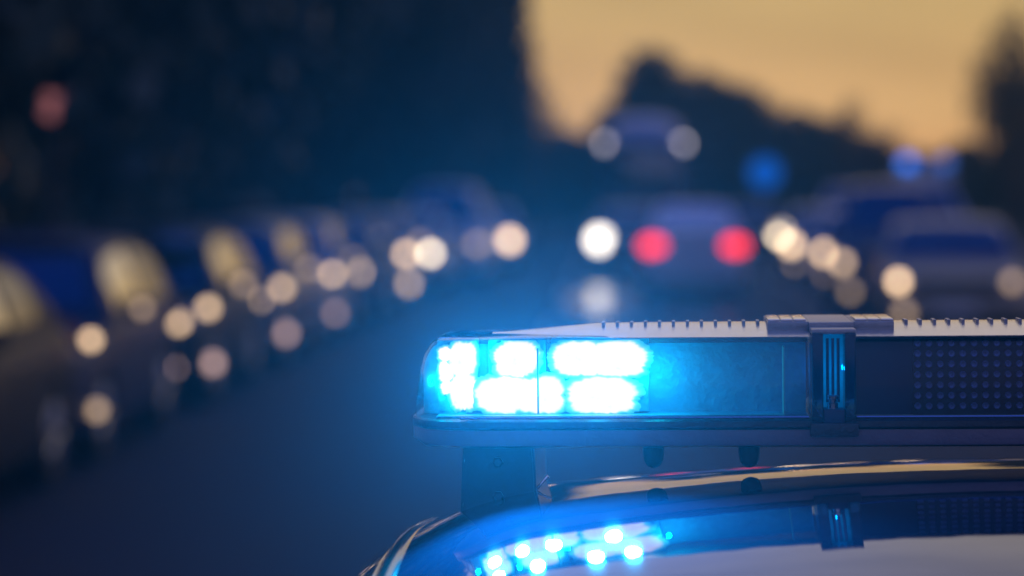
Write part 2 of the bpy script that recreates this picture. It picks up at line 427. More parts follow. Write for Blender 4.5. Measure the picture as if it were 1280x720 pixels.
def car_meshes(kind):
    K = KINDS[kind]; Ln, W = K['len'], K['w']; hw = W / 2; y0, y1, y2, y3 = K['g']; H = K['h']
    ms = {}
    # lower body
    bm = BM(); rings = []; ns = 44
    for i in range(ns + 1):
        y = Ln * i / ns
        zt = prof_interp(K['belt'], y)
        e = min(y, Ln - y); k = 1 - .16 * max(0, 1 - e / .45) ** 2.2 - (.03 if i in (0, ns) else 0)
        w_ = hw * k; zb = .20 + .10 * max(0, 1 - e / .3) ** 2
        pts = [(-w_ * .86, zb), (-w_ * .97, zb + .05), (-w_, zb + .20), (-w_ * .995, zt * .55 + .12), (-w_ * .985, zt - .13), (-w_ * .95, zt - .05), (-w_ * .86, zt - .012), (-w_ * .5, zt + .012), (0, zt + .022)]
        ring = [Vector((a, y, z)) for a, z in pts] + [Vector((-a, y, z)) for a, z in pts[-2::-1]]
        rings.append(ring)
    loft(bm, rings); bmesh.ops.recalc_face_normals(bm, faces=bm.faces)
    me = bpy.data.meshes.new('body_tmp'); bm.to_mesh(me); bm.free()
    ob = bpy.data.objects.new('body_tmp', me); C.objects.link(ob)
    cut = BM()
    for yy in K['wb']:
        for s in (-1, 1):
            lathe(cut, [(.001, s * (hw - .24)), (.345, s * (hw - .24)), (.345, s * (hw + .1)), (.001, s * (hw + .1))], 'x', 28, (0, yy, .30))
    cm = bpy.data.meshes.new('cut_tmp'); cut.to_mesh(cm); cut.free(); cob = bpy.data.objects.new('cut_tmp', cm); C.objects.link(cob)
    md = ob.modifiers.new('b', 'BOOLEAN'); md.object = cob; md.operation = 'DIFFERENCE'; md.solver = 'EXACT'
    dg = bpy.context.evaluated_depsgraph_get(); dg.update()
    nm = bpy.data.meshes.new_from_object(ob.evaluated_get(dg)); nm.name = 'body'
    nm.materials.clear(); nm.materials.append(P['silver'])
    for p in nm.polygons: p.use_smooth = True; p.material_index = 0
    nm.set_sharp_from_angle(angle=R(38))
    bpy.data.objects.remove(ob); bpy.data.objects.remove(cob)
    ms['body'] = nm
    # greenhouse (roof + pillars)
    belt = lambda y: prof_interp(K['belt'], y)
    def zroof(y):
        if y < y1:
            t = (y - y0) / (y1 - y0); return belt(y0) + (H - .06 - belt(y0)) * (1 - (1 - t) ** 1.35)
        if y > y2:
            t = (y3 - y) / (y3 - y2); return belt(y3) + (H - .05 - belt(y3)) * (1 - (1 - t) ** 1.5)
        t = (y - y1) / (y2 - y1); return H - .06 + .06 * math.sin(math.pi * (t * .9 + .05)) + .01 * t
    def half(y, z):                         # tumblehome
        return hw * .955 - (z - belt(y)) * .43
    bm = BM(); rings = []; n = 36
    for i in range(n + 1):
        y = y0 + (y3 - y0) * i / n; zt = max(zroof(y), belt(y) + .02); zb = belt(y) - .06
        wt = max(half(y, zt), .3)
        pts = [(-hw * .95, zb), (-half(y, belt(y) + .01), belt(y) + .01), (-(wt + .03), zt - .05 if zt - .05 > belt(y) + .02 else belt(y) + .015), (-(wt - .06), zt - .01), (-wt * .5, zt + .012), (0, zt + .018)]
        rings.append([Vector((a, y, z)) for a, z in pts] + [Vector((-a, y, z)) for a, z in pts[-2::-1]])
    loft(bm, rings); bmesh.ops.recalc_face_normals(bm, faces=bm.faces)
    me = bpy.data.meshes.new('roof'); bm.to_mesh(me); bm.free(); me.materials.append(P['silver'])
    for p in me.polygons: p.use_smooth = True
    me.set_sharp_from_angle(angle=R(40)); ms['roof'] = me
    # windscreen / rear window
    def pane(ya, yb, name, m):
        bm = BM()
        def f(u, v):
            y = ya + (yb - ya) * v; z = zroof(y) + .004; wt = half(y, z) - .09
            s = 2 * u - 1; x = s * wt
            return Vector((x, y + (-.012 if name == 'windscreen' else .012), z + .014 * (1 - s * s) + .004))
        grid_surface(bm, f, 10, 6, .008)
        me = bpy.data.meshes.new(name); bm.to_mesh(me); bm.free(); me.materials.append(m)
        for p in me.polygons: p.use_smooth = True
        me.set_sharp_from_angle(angle=R(40)); return me
    ms['windscreen'] = pane(y0 + .08, y1 - .02, 'windscreen', M['glass'])
    ms['rear_window'] = pane(y3 - .06, y2 + .03, 'rear_window', M['glass'])
    # side windows: quads in the tumblehome plane
    def swin(a, b, s):
        bm = BM()
        def f(u, v):
            y = a + (b - a) * u
            zlo = belt(y) + .045; zhi = max(zroof(y) - (.24 if kind == 'van' else .10), zlo + .01); z = zlo + (zhi - zlo) * v
            return Vector((s * (half(y, z) + .012 + .01 * math.sin(math.pi * v)), y, z))
        grid_surface(bm, f, 8, 4, .006)
        me = bpy.data.meshes.new('side_window'); bm.to_mesh(me); bm.free(); me.materials.append(M['side_glass'])
        for p in me.polygons: p.use_smooth = True
        me.set_sharp_from_angle(angle=R(40)); return me
    ym = (y1 + y2) / 2 + .02
    if kind == 'van': ms['sw'] = [swin(y0 + .55, y0 + 1.20, s) for s in (-1, 1)]
    else:
        ms['sw'] = [swin(a, b, s) for s in (-1, 1) for a, b in ((y0 + .42, ym - .10), (ym + .04, y2 + .12))]
        for m_ in (ms['sw'][1], ms['sw'][3]): m_.materials.clear(); m_.materials.append(M['glass'])
    bm = BM(); lathe(bm, [(.19, -.09), (.27, -.10), (.305, -.06), (.31, 0), (.305, .06), (.27, .10), (.19, .09)], 'x', 28); t = bpy.data.meshes.new('tyre'); bm.to_mesh(t); bm.free(); t.materials.append(M['rubber'])
    ms['tyre'] = t
    bm = BM(); lathe(bm, [(.195, -.08), (.2, .075), (.185, .085), (.17, .05), (.05, .055), (.045, .07), (.001, .07)], 'x', 28)
    for k in range(5):
        a = 2 * math.pi * k / 5
        tube(bm, [(.07, .04 * math.cos(a), .04 * math.sin(a)), (.075, .18 * math.cos(a), .18 * math.sin(a))], .024, 6)
    t = bpy.data.meshes.new('rim'); bm.to_mesh(t); bm.free(); t.materials.append(M['rim']); ms['rim'] = t
    # lamps
    def ell(bm, c, r, seg=14):
        bmesh.ops.create_uvsphere(bm, u_segments=seg, v_segments=8, radius=1, matrix=Matrix.Translation(c) @ Matrix.Diagonal((*r, 1)))
    for nm_, r, mm in (('headlight', (.16, .09, .085), M['lamp_dark']), ('taillight', (.20, .06, .12), M['tail_off'])):
        bm = BM(); ell(bm, (0, 0, 0), r); t = bpy.data.meshes.new(nm_); bm.to_mesh(t); bm.free(); t.materials.append(mm)
        for p in t.polygons: p.use_smooth = True
        ms[nm_] = t
    bm = BM(); ell(bm, (0, 0, 0), (1, .35, 1), 20); t = bpy.data.meshes.new('bulb'); bm.to_mesh(t); bm.free(); t.materials.append(M['chrome'])
    for p in t.polygons: p.use_smooth = True
    ms['bulb'] = t
    bm = BM(); box(bm, -.3 * W, .3 * W, -.03, .06, -.09, .07, .02)
    for q in range(4): box(bm, -.29 * W, .29 * W, -.042, -.03, -.07 + q * .035, -.055 + q * .035)
    t = bpy.data.meshes.new('grille'); bm.to_mesh(t); bm.free(); t.materials.append(M['trim']); ms['grille'] = t
    bm = BM(); box(bm, -.26, .26, -.012, .012, -.055, .055, .004); t = bpy.data.meshes.new('number_plate'); bm.to_mesh(t); bm.free(); t.materials.append(M['plate']); ms['plate'] = t
    bm = BM(); box(bm, -.09, .09, -.06, .05, -.06, .06, .03); box(bm, -.02, .02, -.01, .03, -.09, -.05, .006)
    t = bpy.data.meshes.new('wing_mirror'); bm.to_mesh(t); bm.free(); t.materials.append(P['silver']); ms['mirror'] = t
    bm = BM(); box(bm, -.012, .012, -.09, .09, -.014, .014, .006); t = bpy.data.meshes.new('door_handle'); bm.to_mesh(t); bm.free(); t.materials.append(M['chrome']); ms['handle'] = t
    bm = BM(); box(bm, -.004, .004, -.004, .004, 0, .48); t = bpy.data.meshes.new('door_seam'); bm.to_mesh(t); bm.free(); t.materials.append(M['trim']); ms['seam'] = t
    ms['K'] = K; ms['belt'] = belt; ms['half'] = half
    return ms


CM = {k: car_meshes(k) for k in KINDS}


def setmat(o, m):
    o.material_slots[0].link = 'OBJECT'; o.material_slots[0].material = m


def car(label, kind, pnt, lat, dist, facing='camera', group=None, heads=(None, None), tails=False, extra=(), rot=0, cat='car', name='parked_car'):
    """origin: middle of the bumper nearest to the camera. heads: (left in picture, right in picture) = (material, bulb radius)"""
    ms = CM[kind]; K = ms['K']; hw = K['w'] / 2; Ln = K['len']
    t = thing(name, label, cat, street(lat, dist), -ROAD_YAW + rot, group)
    fl = facing != 'camera'                # False: nose toward the camera
    Y = (lambda y: Ln - y) if fl else (lambda y: y)
    S = -1 if fl else 1
    def I(nm, me, x, y, z, rz=0, sca=(1, 1, 1), mm=None, par=None):
        o = inst(nm, me, par or t, (S * x, Y(y), z), (0, 0, rz + (math.pi if fl else 0)), sca)
        if mm: setmat(o, mm)
        return o
    I('body', ms['body'], 0, 0, 0, mm=pnt); I('roof', ms['roof'], 0, 0, 0, mm=pnt)
    I('windscreen', ms['windscreen'], 0, 0, 0); I('rear_window', ms['rear_window'], 0, 0, 0)
    for m_ in ms['sw']: I('side_window', m_, 0, 0, 0)
    for yy in K['wb']:
        for s in (-1, 1):
            wv = inst('wheel', ms['tyre'], t, (s * (hw - .115), Y(yy), .31), (0, 0, 0 if s > 0 else math.pi))
            inst('rim', ms['rim'], wv, (.012, 0, 0))
    zl = prof_interp(K['belt'], .14) - .03
    for s in (-1, 1):
        hd = I('headlight', ms['headlight'], s * (hw - .21), .125, zl, rz=-s * .25)
        hm = heads[0 if s * S < 0 else 1]
        b = inst('bulb', ms['bulb'], hd, (0, -.085, 0), (0, 0, 0), (1, 1, 1))
        if hm and not fl:
            b.scale = (hm[1], hm[1], hm[1]); setmat(b, hm[0])
        else: b.scale = (.04, .04, .04)
        tl = I('taillight', ms['taillight'], s * (hw - .19), Ln - .06, (1.0 if kind == 'van' else .86))
        if tails:
            setmat(tl, M['tail_on']); bb = inst('bulb', ms['bulb'], tl, (-s * .04, .045, 0), (0, 0, math.pi), (.055, .03, .055)); setmat(bb, M['tail_core'])
            tl.location.z = .90
        I('wing_mirror', ms['mirror'], s * (hw + .07), K['g'][0] + .42, ms['belt'](K['g'][0] + .4) + .07, mm=pnt)
        for yy in (K['g'][1] + .62, K['g'][2] - .02):
            I('door_handle', ms['handle'], s * (hw * .992), yy, .80 if kind != 'van' else .92)
        for yy in (K['g'][0] + .42, (K['g'][1] + K['g'][2]) / 2 + .02, K['g'][2] + .05):
            if abs(yy - K['wb'][1]) > .36: I('door_seam', ms['seam'], s * (hw * .996), yy, .32)
    I('grille', ms['grille'], 0, .03, zl - .02); I('number_plate', ms['plate'], 0, -.02, .40)
    I('number_plate', ms['plate'], 0, Ln + .005, .55)
    for nm_, x, y, z, r, mm in extra:     # small added glow spots, mostly sun glints, in car coordinates
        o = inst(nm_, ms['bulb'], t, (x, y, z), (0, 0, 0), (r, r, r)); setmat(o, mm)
    return t


WARM = [emitter('warm_lamp_glint_%s' % n, (1, .66, .36), s) for n, s in (('dim', 1.2), ('mid', 3.0), ('bright', 5.5))]  # same glow serves lamps and the added sun glints
CREAM = emitter('cream_lamp', (1, .78, .5), 8.5)
WHITE = emitter('white_headlamp', (1, .88, .72), 5.5)
PINK = emitter('pinkish_glint', (1, .62, .5), 1.6)
GREYL = emitter('grey_white_lamp', (.85, .75, .82), 2.6)

GL = 'cars parked along the left kerb'
lx = -4.15
PX = lambda px, d: lat_at(px, d)
# (label, kind, paint, distance, (left head), (right head), glint glow)
LEFT = [
    ('nearest black sedan of the left row, cut off by the left picture edge', 'sedan', P['black'], 11.9, (WARM[0], .03), (WARM[0], .03), None),
    ('dark blue hatchback near the left picture edge, just behind the cut off black sedan', 'hatch', P['navy'], 16.2, (WARM[1], .035), (WARM[1], .042), (WARM[0], .045)),
    ('black hatchback in the left row, right behind the dark blue hatchback', 'hatch', P['black'], 20.8, (WARM[1], .06), (WARM[1], .06), (PINK, .055)),
    ('grey hatchback in the left row behind the black hatchback', 'hatch', P['grey'], 25.3, (WARM[1], .065), (WARM[1], .06), (PINK, .06)),
    ('silver hatchback in the left row behind the grey one, one lamp shining bright', 'hatch', P['silver'], 29.6, None, (CREAM, .065), (PINK, .05)),
    ('navy sedan midway along the left parked row', 'sedan', P['navy'], 34.2, (WARM[0], .08), (WARM[1], .085), None),
    ('beige hatchback in the left row with two bright lamps', 'hatch', P['beige'], 39.4, (CREAM, .075), (CREAM, .075), (WARM[1], .08)),
    ('silver sedan in the left row just before the white van', 'sedan', P['silver'], 44.4, (CREAM, .08), (CREAM, .085), None),
    ('white van near the far end of the left parked row', 'van', P['white'], 50.2, (WARM[0], .1), (WARM[0], .1), None),
    ('last car of the left row with its big lamp lit', 'hatch', P['silver'], 56.4, (WARM[0], .12), (WARM[2], .15), None),
]
for lab, k, pn, d, hl, hr, glint in LEFT:
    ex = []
    if glint:  # glowing spots standing in for sun glints on mirrors and wheels
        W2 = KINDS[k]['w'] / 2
        ex = [('low_glow', .60, -.01, .36, glint[1] * .7, glint[0]), ('mirror_glint', W2 + .13, KINDS[k]['g'][0] + .37, 1.0, glint[1] * .9, WARM[0]),
              ('side_glint', W2 - .02, .28, .84, glint[1] * .9, WARM[2] if d > 26 else WARM[1]), ('wheel_glint', W2 + .01, .30, .38, glint[1], glint[0])]
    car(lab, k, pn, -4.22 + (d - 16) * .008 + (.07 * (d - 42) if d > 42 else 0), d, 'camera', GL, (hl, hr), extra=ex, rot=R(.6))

GR = 'cars parked along the right kerb'
RIGHT = [
    ('beige sedan nearest in the right parked row, lamps glowing amber', 'sedan', P['beige'], 4.08, 30.6, (WARM[2], .07), (WARM[0], .07)),
    ('grey van second in the right parked row', 'van', P['grey'], 4.05, 37.2, (WARM[1], .08), (WARM[0], .09)),
    ('white hatchback third in the right row', 'hatch', P['white'], 4.35, 45, (WARM[2], .10), (WARM[1], .1)),
    ('silver sedan fourth in the right row', 'sedan', P['silver'], 4.3, 52, (WARM[2], .12), (WARM[1], .11)),
    ('white van last in the right row', 'van', P['white'], 5.7, 61, (WARM[2], .13), (WARM[1], .12)),
]
for lab, k, pn, la, d, hl, hr in RIGHT:
    car(lab, k, pn, la, d, 'camera', GR, (hl, hr), rot=-R(5), extra=[('low_glow', -.60, -.01, .36, .07, WARM[0])])

# moving traffic
dc = car('white car driving away with both red tail lights lit', 'wagon', P['white'], PX(867, 43), 43, 'away', None, tails=True, name='driving_car')
for ch in dc.children:
    if ch.name.startswith('rear_window'): setmat(ch, M['side_glass'])
car('oncoming grey car with dazzling white headlamp, left of the red tail lights', 'sedan', P['grey'], PX(752, 57) + .63, 57, 'camera', None,
    ((WHITE, .22), (WHITE, .12)), name='oncoming_car')
car('oncoming dark car with cream headlamps, right of the red tail lights', 'sedan', P['black'], PX(975, 66) - .69, 66, 'camera', None,
    (None, (CREAM, .19)), name='oncoming_car')


# puddles added on the asphalt to mirror the lamps
M['added_water'] = mat('added_puddle_water', (.02, .02, .025), .16, ior=1.33, bump=.06, bscale=3)
for (la, d, a, b, sd_) in ((-.12, 43, .62, 5.5, 1), (1.25, 37.5, .5, 3.2, 2)):
    bm = BM(); c = bm.verts.new(street(la, d, .004)); ring = []
    for k in range(40):
        t_ = 2 * math.pi * k / 40; j = 1 + .35 * noise.noise(Vector((math.cos(t_) * 1.5, math.sin(t_) * 1.5, sd_)))
        ring.append(bm.verts.new(street(la + a * j * math.cos(t_), d + b * j * math.sin(t_), .004)))
    for k in range(40): bm.faces.new((c, ring[k], ring[(k + 1) % 40]))
    obj('added_puddle', bm, M['added_water'], smooth=False, kind='structure')


# truck with pale roof fairing
def truck():
    d = 78
    t = thing('box_truck', 'tall truck with pale rounded roof fairing and two round upper lamps', 'truck', street(PX(805, d), d), -ROAD_YAW)
    cabp = mat('truck_blue', (.04, .06, .14), .4, coat=1, var=.1)
    pale = mat('truck_pale', (.62, .62, .66), .4, coat=.5, var=.1)
    bm = BM(); rings = []
    for y, ins, zt in ((0, .10, 3.25), (.08, .03, 3.36), (.5, 0, 3.45), (2.0, 0, 3.5)):
        w_ = 1.2 - ins
        rings.append([Vector(p) for p in ((-w_, y, .55), (w_, y, .55), (w_ + .02, y, 1.2), (w_, y, zt - .15), (w_ - .12, y, zt), (-w_ + .12, y, zt), (-w_, y, zt - .15), (-w_ - .02, y, 1.2))])
    loft(bm, rings); obj('cab', bm, cabp, t)
    bm = BM(); rings = []
    for y, z, k in ((.2, 3.42, .78), (.35, 3.72, .88), (.7, 3.98, .94), (1.3, 4.12, .96), (2.0, 4.16, .97)):
        n = 12; rings.append([Vector((-1.12 * k, y, 3.40))] + [Vector((-1.12 * k * math.cos(math.pi * q / n), y, 3.40 + (z - 3.40) * max(.02, math.sin(math.pi * q / n)) ** .4)) for q in range(1, n)] + [Vector((1.12 * k, y, 3.40))])
    loft(bm, rings); obj('roof_fairing', bm, pale, t)
    bm = BM(); box(bm, -1.22, 1.22, 2.25, 8.2, .95, 3.95, .05); obj('cargo_box', bm, cabp, t)
    bm = BM(); box(bm, -1.02, 1.02, -.03, .03, 1.6, 2.95, .02); o = obj('windscreen', bm, M['glass'], t)
    bm = BM(); box(bm, -1.18, 1.18, -.12, .2, .42, .85, .05); obj('bumper', bm, M['trim'], t)
    bm = BM(); box(bm, -.7, .7, -.04, .02, .95, 1.35, .02)
    for q in range(5): box(bm, -.68, .68, -.06, -.04, .98 + q * .07, 1.02 + q * .07)
    obj('grille', bm, M['trim'], t)
    bm = BM(); box(bm, -.45, .45, .3, 8.1, .5, .9, .02); obj('chassis', bm, M['trim'], t)
    for s in (-1, 1):
        bm = BM(); bmesh.ops.create_uvsphere(bm, u_segments=20, v_segments=10, radius=1, matrix=Matrix.Translation((s * 1.16, .30, 3.27)) @ Matrix.Diagonal((.15, .07, .15, 1)))
        obj('upper_lamp', bm, GREYL, t)
        bm = BM(); tube(bm, [(s * 1.16, .34, 3.25), (s * 1.1, .9, 3.0)], .03, 8); obj('lamp_bracket', bm, M['trim'], t)
        bm = BM(); bmesh.ops.create_uvsphere(bm, u_segments=16, v_segments=8, radius=1, matrix=Matrix.Translation((s * .9, -.12, .66)) @ Matrix.Diagonal((.14, .06, .09, 1)))
        obj('headlight', bm, M['lamp_dark'], t)
        bm = BM(); box(bm, s * 1.42 - .09, s * 1.42 + .09, .1, .2, 1.6, 2.2, .03); box(bm, min(s * 1.2, s * 1.36), max(s * 1.2, s * 1.36), .13, .17, 2.05, 2.1)
        obj('wing_mirror', bm, M['trim'], t)
        for yy in (1.0, 6.6):
            ww = inst('wheel', CM['van']['tyre'], t, (s * 1.02, yy, .48), (0, 0, 0 if s > 0 else math.pi), (1.6, 1.55, 1.55))
            inst('rim', CM['van']['rim'], ww, (.012, 0, 0))
    return t


truck()


# ambulance style van with blue beacons
def beacon_van():
    d = 62
    t = car('white van with two blue roof beacons standing at the right side', 'van', P['white'], PX(1166, d), d, 'camera', None, (None, None), cat='van', name='emergency_van')
    bl = emitter('blue_beacon', (.0, .17, .9), 2.2)
    bm = BM(); box(bm, -.62, .62, 1.6, 3.9, 1.9, 2.36, .08); obj('high_roof', bm, P['white'], t)
    for s, k in ((-1, 1.0), (1, .7)):
        bm = BM(); lathe(bm, [(.13, 2.36), (.13, 2.38), (.11, 2.40)], 'z', 18, (s * .46, 1.85, 0)); bs = obj('beacon_base', bm, M['trim'], t)
        bm = BM(); lathe(bm, [(.17, 2.40), (.17, 2.52), (.15, 2.60), (.08, 2.66), (.001, 2.67)], 'z', 18, (s * .46, 1.85, 0))
        obj('beacon', bm, bl if s < 0 else emitter('blue_beacon_dim', (.0, .16, .8), .8), t)
    return t


beacon_van()

# round blue traffic sign on a pole
d = 50
s = thing('traffic_sign', 'round blue traffic sign on a grey post', 'sign', street(PX(955, d), d), -ROAD_YAW)
zc = top_h(216, d)
bm = BM(); tube(bm, [(0, .03, 0), (0, .03, zc + .25)], .03, 12); obj('post', bm, M['metal'], s)
bm = BM(); lathe(bm, [(.001, -.012), (.27, -.012), (.285, 0), (.27, .012), (.001, .012)], 'y', 32, (0, -.02, zc))
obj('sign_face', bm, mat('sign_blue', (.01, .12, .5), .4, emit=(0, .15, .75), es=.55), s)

# street lamps with small reddish lanterns
for i, (px, py, d, lab, em) in enumerate([(65, 131, 27, 'street lamp with faint reddish lantern before the dark trees at left', emitter('reddish_lantern', (1, .30, .26), .32)),
                                          (-14, 205, 24.5, 'street lamp with orange lantern at the far left picture edge', emitter('orange_lantern', (1, .45, .25), .6))]):
    s = thing('street_lamp', lab, 'street lamp', street(PX(px, d), d), 0, 'street lamps on the left pavement'); zc = top_h(py, d)
    bm = BM(); tube(bm, [(0, 0, -.03), (0, 0, .5), (0, 0, zc - .15)], [.07, .05, .035], 12); obj('pole', bm, M['trim'], s)
    bm = BM(); lathe(bm, [(.05, zc - .16), (.13, zc - .1), (.14, zc + .06), (.1, zc + .12), (.001, zc + .13)], 'z', 18); obj('lantern', bm, em, s)
    bm = BM(); lathe(bm, [(.17, zc + .12), (.15, zc + .16), (.03, zc + .2), (.001, zc + .2)], 'z', 18); obj('lamp_cap', bm, M['trim'], s)

# ================================================================== police car (local frame: x right, y forward, z up)
YAW, ROLL = R(-3.9), R(-.6)
CX, CY = .623, 2.97
PC = thing('police_car', 'dark glossy police car in the foreground carrying the blue light bar', 'car', (CX, CY, 0), YAW)
PC.rotation_euler = (0, ROLL, YAW)
BZ = 1.5375                       # underside of the lens
HWR = .735                       # half width of the roof at the trims


def hwr(y):                      # plan shape of the roof edge
    return HWR + .012 - .035 * max(0, y) ** 1.5 - .040 * min(.9, max(0, .2 - y))


def roof_z(x, y):
    z = 1.4785 - .086 * x * x - 1.2 * max(0, abs(x) - .56) ** 2 - .14 * (y + .10) ** 2
    if y < -.75: z += .11 * (y + .75) ** 2
    if y > .5: z += .07 * (y - .5) ** 2
    return z


M['roof_paint'] = mat('police_car_paint', (.012, .02, .05), .4, metal=.0, coat=1, coatrough=.026, var=.25, vscale=5, spec=0)
_t = M['roof_paint'].node_tree; _c = _t.nodes.new('ShaderNodeTexCoord'); _n = _t.nodes.new('ShaderNodeTexNoise'); _n.inputs['Scale'].default_value = 9; _n.inputs['Detail'].default_value = 8
_b = _t.nodes.new('ShaderNodeBump'); _b.inputs['Strength'].default_value = .12; _b.inputs['Distance'].default_value = .003
_t.links.new(_c.outputs['Object'], _n.inputs['Vector']); _t.links.new(_n.outputs[0], _b.inputs['Height']); _t.links.new(_b.outputs[0], _t.nodes['Principled BSDF'].inputs['Coat Normal'])
M['roof_paint'].node_tree.nodes['Principled BSDF'].inputs['Coat IOR'].default_value = 2.5
M['trim_gloss'] = mat('glossy_roof_moulding', (.16, .17, .19), .09, metal=.9)
M['pc_body'] = mat('police_car_side_paint', (.012, .02, .05), .3, coat=1, var=.2, vscale=4)

R0, R1 = -2.05, 1.2              # roof from rear to front header
bm = BM()
grid_surface(bm, lambda u, v: (lambda x, y: Vector((x * (hwr(y) - .012) / HWR, y, roof_z(x * (hwr(y) - .012) / HWR, y))))(-HWR + 2 * HWR * u, R0 + (R1 - R0) * v), 60, 70, -.004)
obj('roof_panel', bm, M['roof_paint'], PC)


for sgn in (-1, 1):              # glossy mouldings in the roof ditches
    bm = BM(); rings = []
    for i in range(61):
        y = R0 + .02 + (R1 - R0 - .04) * i / 60; xe = hwr(y)
        z = roof_z(xe, y) + .003
        pr = [(-.025, -.012), (-.025, .004), (-.020, .009), (-.008, .012), (.002, .009), (.008, .002), (.008, -.012)]
        rings.append([Vector((sgn * (xe + a), y, z + b)) for a, b in pr])
    loft(bm, rings); bmesh.ops.recalc_face_normals(bm, faces=bm.faces)
    obj('roof_moulding', bm, M['trim_gloss'], PC)
    # cant rail and upper door frame falling away outside the moulding
    bm = BM(); rings = []
    for i in range(51):
        y = R0 - .1 + (R1 + .15 - R0) * i / 50; xe = hwr(y); z = roof_z(xe, y)
        pr = [(.004, -.012), (.018, -.008), (.045, -.022), (.070, -.055), (.082, -.095), (.074, -.10), (.05, -.07), (.004, -.05)]
        rings.append([Vector((sgn * (xe + a), y, z + b)) for a, b in pr])
    loft(bm, rings); bmesh.ops.recalc_face_normals(bm, faces=bm.faces)
    obj('cant_rail', bm, M['pc_body'], PC)
    bm = BM(); pts = []
    for i in range(41):
        y = R0 + (R1 - R0) * i / 40; pts.append((sgn * (hwr(y) + .087), y, roof_z(hwr(y), y) - .098))
    tube(bm, pts, .0055, 8); obj('window_trim', bm, M['chrome'], PC)

# the rest of the car below the roof
BY0, BY1 = -3.1, 1.95
BELT_PC = [(BY0, .72), (BY0 + .06, .9), (BY0 + .7, .98), (.9, .98), (1.2, .95)]


def pc_side():
    bm = BM(); rings = []; W = .92
    for i in range(61):
        y = -2.6 + 5.0 * i / 60
        zt = .98 if y < 1.35 else .98 - .18 * ((y - 1.35) / 1.05) ** 1.4
        if y < -2.3: zt = .98 - .1 * ((-2.3 - y) / .3)
        e = min(y + 2.6, 2.4 - y); w_ = W * (1 - .15 * max(0, 1 - e / .45) ** 2)
        pts = [(-w_ * .86, .24), (-w_, .40), (-w_, .72), (-w_ * .975, zt - .06), (-w_ * .92, zt), (-w_ * .5, zt + .015), (0, zt + .02)]
        rings.append([Vector((a, y, z)) for a, z in pts] + [Vector((-a, y, z)) for a, z in pts[-2::-1]])
    loft(bm, rings); bmesh.ops.recalc_face_normals(bm, faces=bm.faces); return bm


obj('body', pc_side(), M['pc_body'], PC)


def side_x(z): return .895 - (z - .98) * (.895 - HWR - .085) / (1.33 - .98)


for sgn in (-1, 1):
    for a, b in ((-1.95, -1.05), (-.98, -.12), (-.05, .80)):
        bm = BM()
        def f(u, v, a=a, b=b):
            y = a + (b - a) * u; z1 = roof_z(HWR, y) - .105; z = 1.0 + (z1 - 1.0) * v
            return Vector((sgn * (.895 - (.895 - hwr(y) - .08) * v + .004 * math.sin(3.14 * v)), y + .0, z))
        grid_surface(bm, f, 8, 6, .005); obj('side_window', bm, M['glass'], PC)
    for y in (-1.015, -.085):
        bm = BM(); z1 = roof_z(HWR, y) - .09
        loft(bm, [[Vector((sgn * .90, y - .033, .97)), Vector((sgn * .90, y + .033, .97)), Vector((sgn * .86, y + .033, .97)), Vector((sgn * .86, y - .033, .97))],
                  [Vector((sgn * (hwr(y) + .082), y - .033, z1)), Vector((sgn * (hwr(y) + .082), y + .033, z1)), Vector((sgn * (hwr(y) + .04), y + .033, z1)), Vector((sgn * (hwr(y) + .04), y - .033, z1))]])
        bmesh.ops.recalc_face_normals(bm, faces=bm.faces); obj('pillar', bm, M['trim'], PC)
    # front pillar
    bm = BM(); tube(bm, [(sgn * (hwr(1.15) + .03), 1.15, roof_z(HWR, 1.15) - .02), (sgn * .80, 1.45, 1.20), (sgn * .87, 1.86, .93)], [.035, .035, .04], 10); obj('pillar', bm, M['pc_body'], PC)
    bm = BM(); tube(bm, [(sgn * (hwr(R0) + .03), R0 + .03, roof_z(HWR, R0) - .02), (sgn * .82, -2.25, 1.15), (sgn * .87, -2.4, .95)], [.05, .06, .07], 10); obj('pillar', bm, M['pc_body'], PC)
    bm = BM(); box(bm, sgn * 1.02 - .1, sgn * 1.02 + .1, 1.0, 1.1, 1.0, 1.14, .03); box(bm, min(sgn * .88, sgn * .96), max(sgn * .88, sgn * .96), 1.03, 1.07, 1.02, 1.06, .01)
    obj('wing_mirror', bm, M['pc_body'], PC)
    for yy in (-1.75, 1.45):
        wv = inst('wheel', CM['sedan']['tyre'], PC, (sgn * .83, yy, .32), (0, 0, 0 if sgn > 0 else math.pi), (1.1, 1.05, 1.05)); inst('rim', CM['sedan']['rim'], wv, (.012, 0, 0))
    bm = BM(); bmesh.ops.create_uvsphere(bm, u_segments=16, v_segments=8, radius=1, matrix=Matrix.Translation((sgn * .66, 2.33, .70)) @ Matrix.Diagonal((.18, .10, .08, 1)))
    obj('headlight', bm, M['lamp_dark'], PC)
    bm = BM(); bmesh.ops.create_uvsphere(bm, u_segments=16, v_segments=8, radius=1, matrix=Matrix.Translation((sgn * .72, -2.57, .80)) @ Matrix.Diagonal((.1, .06, .12, 1)))
    obj('taillight', bm, M['tail_off'], PC)
bm = BM()
grid_surface(bm, lambda u, v: (lambda s_: Vector((s_ * (.70 + .12 * (1 - v)), 1.88 - .72 * v + .05 * (1 - s_ * s_), .975 + (roof_z(s_ * .7, 1.18) - .975) * v)))(2 * u - 1), 14, 8, .006)
obj('windscreen', bm, M['glass'], PC)
bm = BM()
grid_surface(bm, lambda u, v: (lambda s_: Vector((s_ * (.70 + .12 * (1 - v)), -2.44 + .38 * v, .975 + (roof_z(s_ * .7, R0) - .975) * v)))(2 * u - 1), 14, 8, .006)
obj('rear_window', bm, M['glass'], PC)

